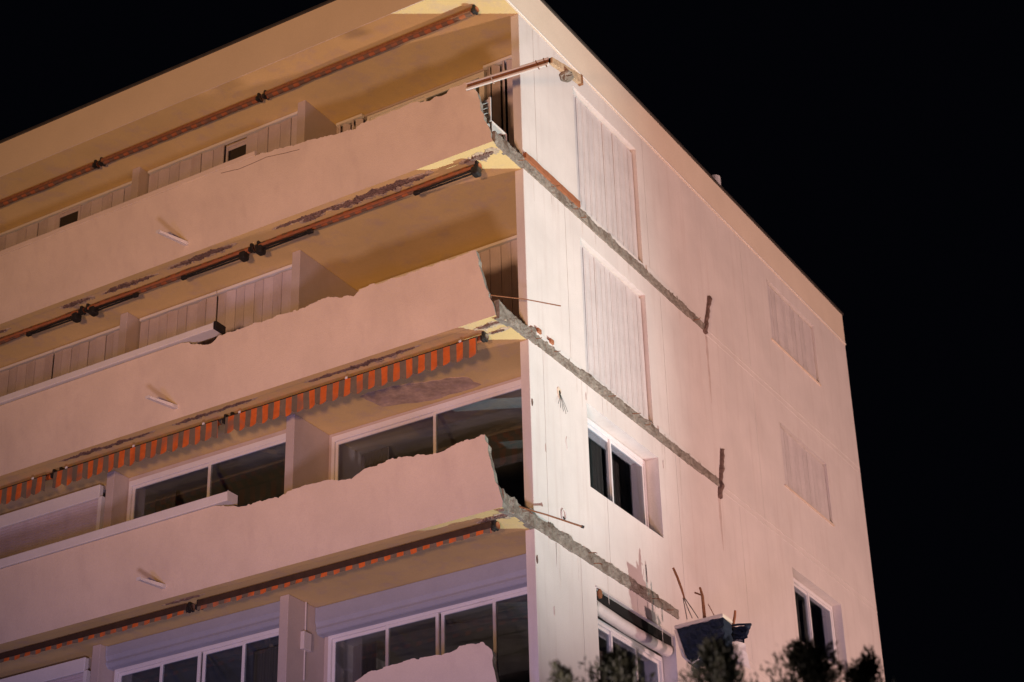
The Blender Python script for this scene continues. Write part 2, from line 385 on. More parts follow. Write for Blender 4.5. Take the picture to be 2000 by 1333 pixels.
# copings
def coping(par, zf, x0, x1, z0, z1, over, mt='coping', wob=0):
    rows = []; n = 60
    for k in range(n+1):
        x = x0+(x1-x0)*k/n; y = slat_y(z0, zf); d = wob*nz(x*2, zf, 1)
        rows.append([(x, y-over, z0+d), (x, y-over-.01, z1+d), (x, y+.17, z1+d), (x, y+.17, z0+d)])
    m = MB().grid(rows, 0, True); m.f += [(0, 1, 2, 3), tuple(len(m.v)-4+k for k in (3, 2, 1, 0))]; m.m += [0, 0]
    return m.build('coping', mt, par, bevel=.008)
coping(P4, 5.6, XL, -4.02, 6.703, 6.79, .006, 'parapet', .01)
coping(P3, 2.8, XL, -4.62, 3.885, 3.985, .04)
coping(P2, 0.0, XL, -4.20, 1.06, 1.195, .03)
xe = -4.615; ye = slat_y(3.9, 2.8)
MB().box(xe, xe+.05, ye-.05, ye+.18, 3.87, 4.0).build('coping_end_cap', 'dark_metal', P3, bevel=.01)
# drain spouts
for par, zf, tip in ((P4, 5.6, (303, 450)), (P3, 2.8, (283, 774)), (P2, 0.0, (266, 1129))):
    x = -5.47; t = on(tip[0], tip[1], 0, x); a = Vector((x, PY-.02, zf+.16)); b = a.lerp(t, .92)
    m = MB(); w_ = .04; h = .03
    rows = [[(a.x-w_, a.y, a.z-h), (a.x+w_, a.y, a.z-h), (a.x+w_, a.y, a.z+h), (a.x-w_, a.y, a.z+h)], [(b.x-w_*.8, b.y, b.z-h*.6), (b.x+w_*.8, b.y, b.z-h*.6), (b.x+w_*.8, b.y, b.z+h*.6), (b.x-w_*.8, b.y, b.z+h*.6)]]
    m.grid(rows, 0, True); m.f += [(0, 1, 2, 3), (7, 6, 5, 4)]; m.m += [0, 0]
    m.build('drain_spout', 'coping', par, bevel=.006)
# crack lines where the render of the top parapet lifted
def crack(par, zf, pxs):
    ps = [slant(x, y, zf)+Vector((0, -.004, 0)) for x, y in pxs]
    fine = []
    for a, b in zip(ps, ps[1:]):
        for k in range(6): q = a.lerp(b, k/6); fine.append(q+Vector((0, 0, .008*nz(q.x*20, q.z*20, 1))))
    MB().tube(fine, .004, 5).build('crack', 'spall', par)
crack(P4, 5.6, [(432, 339), (470, 330), (520, 308), (560, 299), (590, 291)])

# ------------------------------------------------------------------ loggias
YA, YB = .85, .33                      # rear walls of the corner bay and of the other bays
DIV = [(-4.12, -3.97), (-7.55, -7.40)]
for i, zf in enumerate(ZF):
    zt = ROOF-.004 if i == 0 else ZF[i-1]; z0 = zf+.2; zc = zt
    for a, b in DIV:
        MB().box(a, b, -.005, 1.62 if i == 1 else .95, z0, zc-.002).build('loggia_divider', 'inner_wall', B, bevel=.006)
    # rear walls with openings
    H = {0: [(-3.88, -.16, z0, zf+2.76)], 1: [(-3.9, -.16, z0, zf+2.76)], 2: [(-3.92, -.16, z0, zf+2.75)], 3: [(-3.9, -.16, z0, zf+2.44)]}[i]
    m = MB()
    ya = 1.5 if i == 1 else YA
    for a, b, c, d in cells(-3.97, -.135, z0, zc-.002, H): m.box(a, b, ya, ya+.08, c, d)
    m.build('loggia_rear_wall', 'inner_wall', B)
    H2 = [(-7.38, -4.14, z0, zf+(2.73 if i < 3 else 2.5)), (XL+.4, -7.72, z0, zf+(2.73 if i < 3 else 2.5))]
    m = MB()
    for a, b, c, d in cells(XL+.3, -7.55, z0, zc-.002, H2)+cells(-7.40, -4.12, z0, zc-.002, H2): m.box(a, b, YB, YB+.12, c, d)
    m.build('loggia_rear_wall', 'inner_wall', B)

def room(x0, x1, y0, y1, z0, z1, right=True, mt='room'):
    m = MB()
    Q = [((x0, y1, z0), (x1, y1, z0), (x1, y1, z1), (x0, y1, z1)), ((x0, y0, z0), (x0, y1, z0), (x0, y1, z1), (x0, y0, z1)),
         ((x0, y0, z0), (x1, y0, z0), (x1, y1, z0), (x0, y1, z0)), ((x0, y0, z1), (x0, y1, z1), (x1, y1, z1), (x1, y0, z1))]
    if right: Q.append(((x1, y0, z0), (x1, y0, z1), (x1, y1, z1), (x1, y1, z0)))
    for q in Q: m.quad(*q)
    return m.build('room_interior', mt, B)

def ring_frame(ax, a0, a1, z0, z1, d0, d1, sw, sh):
    """a rectangular frame as one closed ring"""
    m = MB(); P = lambda a, z, d: (a, d, z) if ax == 'x' else (d, a, z)
    out = [(a0, z0), (a1, z0), (a1, z1), (a0, z1)]; inn = [(a0+sw, z0+sh), (a1-sw, z0+sh), (a1-sw, z1-sh), (a0+sw, z1-sh)]
    m.v = [P(*q, d0) for q in out]+[P(*q, d0) for q in inn]+[P(*q, d1) for q in out]+[P(*q, d1) for q in inn]
    for k in range(4):
        j = (k+1) % 4; m.f += [(k, j, 4+j, 4+k), (8+j, 8+k, 12+k, 12+j), (k, 8+k, 8+j, j), (4+k, 4+j, 12+j, 12+k)]
    m.m = [0]*16; return m
def front_window(x0, x1, z0, z1, Y, lights, fw=.06, corner=False, dark=False):
    """lights: list of (xa, xb) panes"""
    w_ = ring_frame('x', x0, x1, z0, z1, Y-.02, Y+.06, .05, fw).build('window', 'white_frame', B, bevel=.004)
    for k, (a, b) in enumerate(lights):
        s = .045; y = Y+(.0 if k % 2 else .025)
        ring_frame('x', a, b, z0+fw+.001, z1-fw-.001, y-.015, y+.02, s, s).build('sash', 'white_frame', w_, bevel=.004)
        MB().box(a+s, b-s, y, y+.008, z0+fw+s, z1-fw-s).build('pane', 'glass', w_)
    if corner: room(x0, -.302, Y+.1, 4.3, z0-.01, z1+.02, False)
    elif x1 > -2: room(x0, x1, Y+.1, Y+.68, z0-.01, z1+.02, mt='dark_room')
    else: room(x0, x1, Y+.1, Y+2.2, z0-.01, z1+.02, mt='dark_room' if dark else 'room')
    return w_
# S2 glazing
front_window(-3.915, -.165, .2, 2.745, YA, [(-3.86, -2.08), (-2.12, -.215)], .09, True)
front_window(-7.375, -4.145, .2, 2.725, YB, [(-7.32, -5.78), (-5.82, -4.2)], .09)
# S1 glazing with roller boxes above
front_window(-3.895, -.165, -2.6, -.37, YA, [(-3.84, -2.88), (-2.92, -2.05), (-2.02, -1.14), (-1.18, -.22)], corner=True)
front_window(-7.375, -4.145, -2.6, -.31, YB, [(-7.32, -6.47), (-6.51, -5.77), (-5.74, -4.97), (-5.01, -4.2)])
def rollbox(x0, x1, y0, y1, z0, z1):
    rows = []
    for x in (x0, x1):
        rows.append([(x, y0, z1), (x, y0, z0+.16), (x, y0+.03, z0+.10), (x, y0+.015, z0+.05), (x, y0+.06, z0), (x, y1, z0), (x, y1, z1)])
    m = MB().grid(rows, 0, True); m.f += [tuple(range(7)), tuple(7+k for k in reversed(range(7)))]; m.m += [0, 0]
    m.build('roller_box', 'roller_case', B, bevel=.01)
rollbox(-3.965, -.14, .62, YA-.03, -.39, -.004)
rollbox(-7.395, -4.125, .12, YB-.03, -.32, -.004)
# S4 corner bay: glass door with folded shutters at both sides
front_window(-3.38, -1.16, 5.8, 8.352, YA+.03, [(-3.33, -2.25), (-2.29, -1.21)], .035)

def shutter(x0, x1, z0, z1, Y, n, tilt=.10, skip=(), axis='x', lab=None):
    """folding shutter: a top track as the part, one leaf object per slat, sharing one mesh"""
    m = MB()
    if axis == 'x': m.box(x0, x1, Y-.03, Y+.04, z1, z1+.045)
    else: m.box(Y-.05, Y-.02, x0, x1, z1, z1+.03)
    par = m.build('shutter', 'white_frame' if axis == 'x' else 'shutter', B)
    wd = (x1-x0)/n; me = None; pv = wloc(par)
    for k in range(n):
        if k in skip: continue
        c = x0+wd*(k+.5)
        if me is None:
            q = MB(); h = wd/2*(.945 if axis == 'x' else .962); t = .011
            q.box(-h, h, -t, t, 0, z1-z0-.028); q.box(-h*.55, h*.55, -t-.004, -t, .12, z1-z0-.13)
            o = q.build('shutter_leaf', 'shutter_lamp_tint' if axis == 'x' else 'shutter', None, bevel=.003); me = o.data
        else:
            o = bpy.data.objects.new('shutter_leaf', me); col.objects.link(o)
            md = o.modifiers.new('bevel', 'BEVEL'); md.width = .003; md.segments = 2
        o.parent = par
        loc = Vector((c, Y, z0)) if axis == 'x' else Vector((Y, c, z0))
        o.location = loc-pv
        s = (1 if k % 2 else -1)*tilt*random.uniform(.6, 1.3)
        o.rotation_euler = (random.uniform(-.004, .004), 0, s+(0 if axis == 'x' else math.pi/2))
    return par
def back_room(x0, x1, Y, z0, z1): room(x0, x1, Y+.12, Y+1.8, z0, z1)
# S4
shutter(-1.12, -.14, 5.82, 8.33, YA-.05, 7, .75)
shutter(-3.93, -3.42, 5.82, 8.33, YA-.05, 4, .75)
shutter(-7.37, -4.15, 5.82, 8.345, YB-.13, 14, .10, skip=(7, 8))
shutter(-10.90, -7.72, 5.82, 8.345, YB-.05, 13, .10, skip=(6, 7))
for a, b in ((-5.77, -5.29), (-9.44, -8.94)):
    w_ = ring_frame('x', a, b, 5.82, 8.33, YB-.07, YB-.02, .035, .035).build('window', 'shutter_lamp_tint', B)
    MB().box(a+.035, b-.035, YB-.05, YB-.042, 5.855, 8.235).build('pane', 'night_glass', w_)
    MB().box(a+.035, b-.035, YB-.06, YB-.035, 8.235, 8.295).build('blind', 'shutter_lamp_tint', w_, bevel=.006)
shutter(-14.3, -10.92, 5.82, 8.345, YB-.05, 14, .10)
# S3
shutter(-3.9, -.165, 3.02, 5.53, 1.46, 20, .10)
shutter(-7.37, -5.80, 3.02, 5.54, YB-.05, 8, .12); shutter(-5.78, -4.15, 3.02, 5.54, YB-.05, 9, .12)
shutter(-9.20, -7.72, 3.02, 5.54, YB-.05, 8, .12); shutter(-11.0, -9.22, 3.02, 5.54, YB-.05, 9, .12); shutter(-14, -11.02, 3.02, 5.54, YB-.05, 14, .12)
# roller shutters of the far bay, S2 and S1
def roller(x0, x1, z0, z1, Y):
    m = MB(); m.box(x0, x1, Y-.04, Y+.05, z1, z1+.22); par = m.build('roller_shutter', 'white_frame', B, bevel=.01)
    m = MB(); z = z1-.002; rows = []
    while z > z0:
        rows += [[(x0, Y, z), (x1, Y, z)], [(x0, Y-.016, z-.012), (x1, Y-.016, z-.012)], [(x0, Y-.016, z-.040), (x1, Y-.016, z-.040)], [(x0, Y, z-.05), (x1, Y, z-.05)]]; z -= .053
    m.grid(rows); m.build('roller_slats', 'shutter_lamp_tint', par, kind='stuff')
    for a in (x0-.07, x1): MB().box(a, a+.07, Y-.05, Y+.05, z0, z1).build('guide_rail', 'white_frame', par)
roller(-13.5, -7.80, .2, 2.50, .16); roller(-13.5, -7.80, -2.6, -.30, .16)

# side windows and shutters
def side_shutter(y0, y1, z0, z1, n, X=-.075, tilt=.035): return shutter(y0+.01, y1-.01, z0, z1-.04, X, n, tilt, axis='y')
side_shutter(1.60, 3.66, 5.87, 8.05, 12); side_shutter(1.60, 3.66, 3.04, 5.29, 12)
side_shutter(8.70, 10.80, 6.83, 8.09, 10, -.05, .06); side_shutter(8.64, 10.68, 3.93, 5.14, 10, -.05, .06)
for y0, y1, z0, z1 in ((8.70, 10.80, 6.82, 8.09), (8.64, 10.68, 3.92, 5.14)):
    MB().box(-.06, .025, y0-.05, y1+.03, z0-.03, z0-.003).build('window_sill', 'parapet', B, bevel=.005)
for y0, y1, z0, z1 in OPEN[:2]+OPEN[4:6]:
    MB().box(-.29, -.15, y0, y1, z0, z1).build('shutter_backing', 'black_hole', B)
def side_window(y0, y1, z0, z1, X, lights, fw=.07, depth=2.2, own=True):
    w_ = ring_frame('y', y0, y1, z0, z1, X-.05, X+.02, .05, fw).build('window', 'white_frame', B, bevel=.004)
    for k, (a, b) in enumerate(lights):
        s = .045; x = X+(.0 if k % 2 else -.025); za = z0+fw+.001; zb = z1-fw-.001
        ring_frame('y', a, b, za, zb, x-.02, x+.01, s, s).build('sash', 'white_frame', w_, bevel=.004)
        MB().box(x-.008, x, a+s, b-s, za+s, zb-s).build('pane', 'glass', w_)
    if not own: return w_
    xr = X-.06; m = MB()
    m.quad((xr-depth, y0-.4, z0-.5), (xr-depth, y1+.6, z0-.5), (xr-depth, y1+.6, z1+.08), (xr-depth, y0-.4, z1+.08))
    m.quad((xr, y0-.4, z1+.08), (xr, y1+.6, z1+.08), (xr-depth, y1+.6, z1+.08), (xr-depth, y0-.4, z1+.08))
    m.quad((xr, y1+.6, z0-.5), (xr-depth, y1+.6, z0-.5), (xr-depth, y1+.6, z1+.08), (xr, y1+.6, z1+.08))
    m.quad((xr, y0-.4, z0-.5), (xr-depth, y0-.4, z0-.5), (xr-depth, y0-.4, z1+.08), (xr, y0-.4, z1+.08))
    m.quad((xr, y0-.4, z0-.5), (xr, y1+.6, z0-.5), (xr-depth, y1+.6, z0-.5), (xr-depth, y0-.4, z0-.5))
    m.build('room_interior', 'room', B)
    return w_
def curtain(x, y0, y1, z0, z1):
    rows = []
    for k in range(41):
        y = y0+(y1-y0)*k/40; d = .03*math.sin(k*1.7)
        rows.append([(x+d, y, z0), (x+d*.6, y, z1)])
    MB().grid(rows).build('curtain', 'curtain', B, smooth=True)
def front_curtain(y, x0, x1, z0, z1):
    rows = []
    for k in range(31):
        x = x0+(x1-x0)*k/30; d = .03*math.sin(k*1.9)
        rows.append([(x, y+d, z0), (x, y+d*.6, z1)])
    MB().grid(rows).build('curtain', 'curtain', B, smooth=True)
front_curtain(1.5, -3.85, -3.35, .25, 2.7); front_curtain(1.35, -.9, -.45, .25, 2.7)
front_curtain(.85, -7.3, -6.9, .25, 2.65); front_curtain(1.3, -3.8, -3.4, -2.5, -.42); front_curtain(.8, -5.2, -4.75, -2.5, -.35)
side_window(1.58, 3.74, 1.21, 2.50, -.235, [(1.63, 2.68), (2.64, 3.69)], own=False); curtain(-.55, 1.9, 3.0, 1.0, 2.7); curtain(-.62, 3.25, 4.25, 1.0, 2.7)
side_window(8.58, 10.62, 1.10, 2.37, -.18, [(8.63, 9.62), (9.58, 10.57)]); curtain(-.5, 8.9, 9.9, .9, 2.44); curtain(-.55, 10.2, 11.1, .9, 2.44)
side_window(1.62, 3.90, -2.57, -.55, -.235, [(1.67, 2.42), (2.38, 3.14), (3.10, 3.85)], own=False)
# opened roller box over the lowest side window: dark hollow, roll of slats hanging in it
box = MB().box(-.26, -.06, 1.61, 3.91, -.415, -.275).build('roller_housing', 'black_hole', B)
m = MB(); rows = []
for k in range(31):
    t = k/30; y = 1.63+t*2.2; zc = -.50-.03*math.sin(t*3); r_ = .085+.006*nz(y*4, 1, 1)
    rows.append([(-.09+r_*math.cos(a), y, zc+r_*math.sin(a)) for a in [2*math.pi*j/16 for j in range(16)]])
m.grid(rows, 0, True); m.f.append(tuple(range(16))); m.m.append(0); m.build('shutter_roll', 'plastic', box, smooth=True)
MB().box(-.02, .012, 1.58, 3.94, -.285, -.262).build('lintel_trim', 'plastic', box, bevel=.004)
m = MB(); 
rows = []
for k in range(8):
    a = k/7*6.283
    rows.append((.004, 1.665+.05*math.cos(a)*(1+.4*nz(k, 2, 2)), -.36+.07*math.sin(a)))
n0 = len(m.v); m.v += rows[:-1]+[(.03, v[1], v[2]) for v in rows[:-1]]
m.f += [tuple(7+k for k in range(7))]+[(k, (k+1) % 7, 7+(k+1) % 7, 7+k) for k in range(7)]; m.m += [0]*8
m.build('insulation_lump', 'rust', box)

# holes, fittings and rods on the side wall
def blotch(name, mt, y, z, ry, rz, seed, parent=B, x=.003, th=.004):
    m = MB(); n = 18; ring = []
    for k in range(n):
        a = 2*math.pi*k/n; q = 1+.45*nz(math.cos(a)*1.5+seed, math.sin(a)*1.5, seed)
        ring.append((y+ry*q*math.cos(a), z+rz*q*math.sin(a)))
    m.v = [(0, p[0], p[1]) for p in ring]+[(x+th, p[0]*.97+y*.03, p[1]*.97+z*.03) for p in ring]
    m.f = [tuple(n+k for k in range(n))]+[(k, (k+1) % n, n+(k+1) % n, n+k) for k in range(n)]; m.m = [0]*(n+1)
    return m.build(name, mt, parent)
blotch('lamp_mount_patch', 'parapet', .785, 2.33, .055, .085, 3)
blotch('lamp_mount_hole', 'black_hole', .79, 2.325, .022, .03, 5, x=.008)
for k, (dy, dz) in enumerate(((-.09, -.2), (-.03, -.24), (.05, -.26), (.12, -.27), (.17, -.22))):
    MB().tube([(.012, .785, 2.31), (.03, .785+dy*.5, 2.31+dz*.55), (.03, .785+dy, 2.31+dz)], .0028, 5).build('loose_wire', 'dark_metal', B)
blotch('wall_stain', 'coping', .97, 1.62, .045, .10, 9)
m = MB().tube([(.012, .76+.055*math.cos(a), .47+.085*math.sin(a)) for a in [k/16*6.283 for k in range(17)]], .008, 6); m.build('lamp_ring', 'coping', B)
blotch('lamp_ring_hole', 'black_hole', .765, .43, .03, .022, 2)
for z in (1.86, -.42): blotch('chipped_edge', 'spall', .03, z, .018, .055, z)
for y, z in ((.36, 1.3), (1.56, 2.6), (3.9, 2.46), (.43, -1.0)): blotch('chip', 'runoff', y, z, .010, .06, y)
a = on(958, 577, 0, -.05); b = on(1095, 598, 0, .55)
MB().tube([a, a.lerp(b, .5)+Vector((0, 0, .02)), b], [.008, .008, .009], 6).build('bent_rebar', 'rust', B)
a = on(995, 985, 0, -.05); b = on(1140, 1030, 0, .45)
MB().tube([a, a.lerp(b, .5)+Vector((0, 0, .012)), b], [.011, .011, .013], 7).build('bent_rebar', 'rust', B)
MB().tube([b+(a-b).normalized()*.035, b], .02, 8).build('rebar_cap', 'dark_metal', B)
# electric box and conduit on the divider at the lower loggia
MB().box(-3.968, -3.90, .28, .46, -.72, -.46).build('junction_box', 'plastic', B, bevel=.01)
MB().tube([(-3.95, .37, -.005), (-3.95, .37, -.46)], .012, 6).build('conduit', 'plastic', B)
MB().tube([(-3.95, .37, -.72), (-3.95, .37, -1.15)], .012, 6).build('conduit', 'plastic', B)
# spalled concrete under the slabs
def spall(zc, xa, xb, y, wy, seed, rim=True):
    if rim: spall_sheet(zc+.0015, xa-.08, xb+.10, y+.01, wy*1.5, seed+40, 'plaster_rim', .004)
    spall_sheet(zc, xa, xb, y, wy, seed, 'spall', .014)
def spall_sheet(zc, xa, xb, y, wy, seed, mt, dep):
    n = max(24, int((xb-xa)/.018)); rows = []
    m = MB()
    for k in range(n+1):
        t = k/n; x = xa+(xb-xa)*t; e = math.sin(math.pi*t)**.5
        w1 = wy*e*(.15+1.1*abs(nz(x*4, seed, 1))+.7*abs(nz(x*17, seed, 1)))+.003; w2 = wy*e*(.1+1.0*abs(nz(x*4.7, seed, 6))+.8*abs(nz(x*19, seed, 6)))+.003
        row = []
        for j in range(7):
            s_ = j/6; yy = y-w1+(w1+w2)*s_+.012*nz(x*14, j, seed)
            row.append((x+.01*nz(j, x*11, 2), yy, zc-.003-(.0 if j in (0, 6) else dep+dep*abs(nz(x*15, j*1.7, seed)))))
        rows.append(row)
    m.grid(rows); m.build('spalled_patch', mt, B)
for xa, xb, y, wy, sd in ((-5.95, -4.75, -.68, .13, 1), (-7.3, -6.3, -.66, .10, 2), (-8.15, -7.6, -.68, .13, 3), (-9.9, -9.4, -.66, .06, 9), (-3.45, -3.15, -.62, .09, 4), (-2.9, -1.2, -.66, .15, 5), (-2.3, -1.5, -.72, .09, 7), (-3.9, -2.7, -.70, .08, 8), (-5.5, -4.9, -.72, .10, 10), (-.62, -.12, -.62, .14, 6)): spall(5.6, xa, xb, y, wy, sd)
for xa, xb, y, wy, sd in ((-3.2, -1.4, -.71, .09, 11), (-5.6, -4.2, -.72, .09, 12), (-7.8, -6.1, -.72, .08, 13), (-.4, -.06, -.66, .10, 14), (-.32, -.12, -.45, .05, 15)): spall(2.8, xa, xb, y, wy, sd)
for xa, xb, y, wy, sd in ((-.45, -.05, -.60, .10, 21), (-5.6, -5.0, -.68, .03, 22)): spall(0.0, xa, xb, y, wy, sd)

def ceiling_stain(zc, pts, seed, mt='damp'):
    P = [on(x, y, 2, zc-.003) for x, y in pts]; fine = []
    for a, b in zip(P, P[1:]+P[:1]):
        for k in range(6):
            q = a.lerp(b, k/6); fine.append((q.x+.05*nz(q.x*7, q.y*7, seed), q.y+.05*nz(q.y*7, q.x*7, seed+3)))
    n = len(fine); m = MB(); m.v = [(x, y, zc-.004) for x, y in fine]+[(x, y, zc+.004) for x, y in fine]
    m.f = [tuple(range(n))]+[(k, n+k, n+(k+1) % n, (k+1) % n) for k in range(n)]; m.m = [0]*(n+1); m.build('damp_stain', mt, B)
ceiling_stain(2.8, [(705, 775), (745, 796), (845, 782), (940, 752), (915, 737), (860, 742), (800, 750), (755, 757)], 1)
# ------------------------------------------------------------------ awnings, each a thing hanging under a slab
def awn(label, zc, x0, x1, style, arms=()):
    y = -.50; o = thing('awning', label, 'awning', ((x0+x1)/2, y, zc-.05), 'striped awnings under the balcony slabs')
    m = MB(); rows = []; n = int((x1-x0)/.06)
    r0 = .052 if style != 'drop' else .045
    for k in range(n+1):
        x = x0+(x1-x0)*k/n; rr = r0*(1+.14*nz(x*3, zc, 1)+.08*nz(x*14, zc, 1))
        rows.append([(x, y+rr*math.cos(a), zc-.068+rr*math.sin(a)+.014*nz(x*1.5, zc, 3)) for a in [2*math.pi*j/12 for j in range(12)]])
    m.grid(rows, 0, True); m.f += [tuple(range(12)), tuple(len(m.v)-1-j for j in range(12))]; m.m += [0, 0]
    m.build('cloth_roll', 'awning_cloth' if style == 'drop' else 'awning_faded', o, smooth=True)
    for xb in (x0+.03, x1-.03):
        m = MB(); m.box(xb-.022, xb+.022, y-.07, y+.05, zc-.125, zc-.004); m.box(xb-.03, xb+.012, y-.095, y-.01, zc-.155, zc-.08); m.build('bracket', 'dark_metal', o, bevel=.012)
    if style == 'roll':
        MB().box(x0+.05, x1-.05, y-.085, y-.055, zc-.11, zc-.055).build('front_bar', 'rust', o, bevel=.006)
    if style == 'bar':
        MB().box(x0+.05, x1-.05, y-.10, y-.058, zc-.125, zc-.03).build('front_bar', 'brown_metal', o, bevel=.01)
        valance(o, x0+.05, x1-.05, y-.09, zc-.11, .075, zc)
    if style == 'arm':
        MB().box(x0+.05, x1-.05, y-.08, y-.056, zc-.125, zc-.085).build('front_bar', 'terracotta', o, bevel=.006)
    if style == 'drop':
        yf, zb = y-.19, zc-.15; rows = []
        for k in range(n+1):
            x = x0+.04+(x1-x0-.08)*k/n; d = .02*nz(x*2.2, zc, 4)
            rows.append([(x, y-.03, zc-.03), (x, (y+yf)/2, zc-.085+d*.7), (x, yf, zb+d*.3)])
        MB().grid(rows).build('cloth', 'awning_cloth', o, smooth=True)
        MB().tube([(x0+.04, yf, zb-.005), (x1-.04, yf, zb-.005)], .014, 8).build('front_bar', 'dark_metal', o)
        valance(o, x0+.04, x1-.04, yf-.012, zb, .29, zc)
        for k in range(3): 
            xx = x0+.3+(x1-x0-.6)*k/2; MB().box(xx-.02, xx+.02, yf-.03, yf-.016, zb-.012, zb+.02).build('cord_clip', 'white_frame', o, bevel=.004)
    for xs, xe_ in arms:
        sg = 1 if xe_ > xs else -1
        m = MB(); m.tube([(xs, y-.06, zc-.15), (xe_, y-.09, zc-.185)], .016, 8); m.tube([(xs, y-.02, zc-.175), (xe_, y-.07, zc-.205)], .014, 8)
        a_ = m.build('folding_arm', 'dark_metal', o)
        MB().box(xs-.07, xs+.05, y-.10, y+.04, zc-.24, zc-.10).build('shoulder', 'dark_metal', a_, bevel=.03)
        MB().box(xe_-.05, xe_+.05, y-.11, y-.05, zc-.23, zc-.165).build('elbow', 'dark_metal', a_, bevel=.015)
    return o
def valance(o, x0, x1, y, z, h, sd):
    n = int((x1-x0)/.017); rows = []
    for k in range(n+1):
        x = x0+(x1-x0)*k/n; sc = abs(math.sin(math.pi*(x/.205)))**.6
        hh = h*(.80+.2*sc)+.012*nz(x*5, sd, 2); fl = .012*math.sin(x*math.pi/.205*1.0)+.02*nz(x*1.6, sd, 7)
        rows.append([(x, y+fl*t-.0, z-hh*t) for t in (0, .33, .66, 1)])
    MB().grid(rows).build('valance', 'awning_cloth', o, smooth=True)
U = [(-4.38, -.42), (-7.78, -4.45), (-13.0, -7.85)]
PLN = ['nearest the torn corner', 'over the middle bay', 'at the left picture edge']
for (a, b), q in zip(U, PLN): awn('rolled-up rusty orange awning under the roof, '+q, ROOF-.004, a, b, 'roll')
armsets = [((-.46, -1.45), (-4.30, -3.35)), ((-4.62, -5.75), (-7.62, -6.72)), ((-7.98, -8.95),)]
for (a, b), q, ar in zip(U, PLN, armsets): awn('retracted striped awning with black arms under top balcony, '+q, 5.6, a, b, 'arm', ar)
for (a, b), q in zip(((-4.72, -.36), (-8.02, -4.78), (-13, -8.10)), PLN): awn('hanging orange-grey striped awning with valance below second balcony, '+q, 2.8, a, b, 'drop')
for (a, b), q in zip(((-5.15, -.25), (-13.0, -5.25)), ('right half', 'left half')): awn('dark rolled awning with orange scallops under third balcony, '+q, 0.0, a, b, 'bar')

# ------------------------------------------------------------------ the bent handrail left in the air
rl = thing('bent_handrail', 'rusty torn handrail sticking out past the top balcony corner', 'handrail', (-.1, -1.1, 6.3))
a0 = Vector((-.25, -1.09, 6.47)); b0 = Vector((1.12, -1.09, 6.36))
m = MB()
for dz, h, dy, dpt in ((.0, .085, .0, .02),):
    m.grid([[p+Vector(v) for v in ((0, 0, 0), (0, 0, .085), (0, .03, .085), (0, .03, 0))] for p in (a0+Vector((0, 0, -.02)), b0+Vector((0, 0, -.02)))], 0, True)
m.f += [(0, 1, 2, 3), (7, 6, 5, 4)]; m.m += [0, 0]; m.build('rail_profile', 'rust', rl)
for dz, r_ in ((-.045, .022), (.05, .015)):
    MB().tube([a0+Vector((0, -.022, dz)), b0+Vector((-.02, -.022, dz))], r_, 8).build('rail_tube', 'coping', rl)
for t in (.30, .84, .93):
    p = a0.lerp(b0, t); MB().tube([p+Vector((0, -.03, .07)), p+Vector((.015, -.035, -.0)), p+Vector((.05, -.03, -.10))], .008, 6).build('tie_wire', 'coping' if t < .5 else 'rust', rl)
m = MB(); rows = []; e0 = b0+Vector((0, 0, .02)); e1 = on(1133, 156, 0, 1.13)+Vector((0, 0, -.0))
for k in range(21):
    t = k/20; p = e0.lerp(e1, t); s_ = .05+.03*t+.012*nz(t*9, 1, 1)
    rows.append([p+Vector(v) for v in ((-.03, 0, -s_), (.03, 0, -s_+.01*nz(t*15, 2, 1)), (.03, 0, s_*.9), (-.03, 0, s_*.9))])
m.grid(rows, 0, True); m.f += [(0, 1, 2, 3), tuple(len(m.v)-1-k for k in range(4))]; m.m += [0, 0]; m.build('corner_profile', 'wood', rl)
p = e0.lerp(e1, .52); m = MB(); rows = []
for j in range(9):
    th_ = math.pi*j/8; rows.append([(p.x+.10*math.sin(th_)*math.cos(q)*(1+.5*nz(j, q, 1)), p.y+.11*math.sin(th_)*math.sin(q)*(1+.4*nz(j, q, 5)), p.z-.10-.08*math.cos(th_)*(1+.3*nz(q, j, 3))) for q in [k/10*6.283 for k in range(10)]])
m.grid(rows, 0, True).build('concrete_lump', 'concrete', rl)
MB().box(e1.x-.035, e1.x+.035, e1.y-.02, e1.y+.03, e1.z-.09, e1.z+.075).build('end_plate', 'rust', rl, bevel=.005)

# ------------------------------------------------------------------ plastic chair at the top balcony corner
ch = thing('plastic_chair', 'white plastic slatted chair behind the broken end of the top parapet', 'chair', (-.38, -.3, 5.8))
m = MB(); m.box(-.60, -.20, -.52, -.10, 6.20, 6.23); m.build('seat', 'plastic', ch, bevel=.01)
for x in (-.60, -.24):
    for y in (-.52, -.14): MB().box(x, x+.04, y, y+.04, 5.8, 6.199).build('leg', 'plastic', ch, bevel=.006)
for x in (-.60, -.235): MB().box(x, x+.035, -.55, -.52, 6.20, 6.62).build('back_post', 'plastic', ch, bevel=.006)
for k in range(4): MB().box(-.565, -.235, -.545, -.525, 6.27+k*.09, 6.325+k*.09).build('back_slat', 'plastic', ch, bevel=.006)

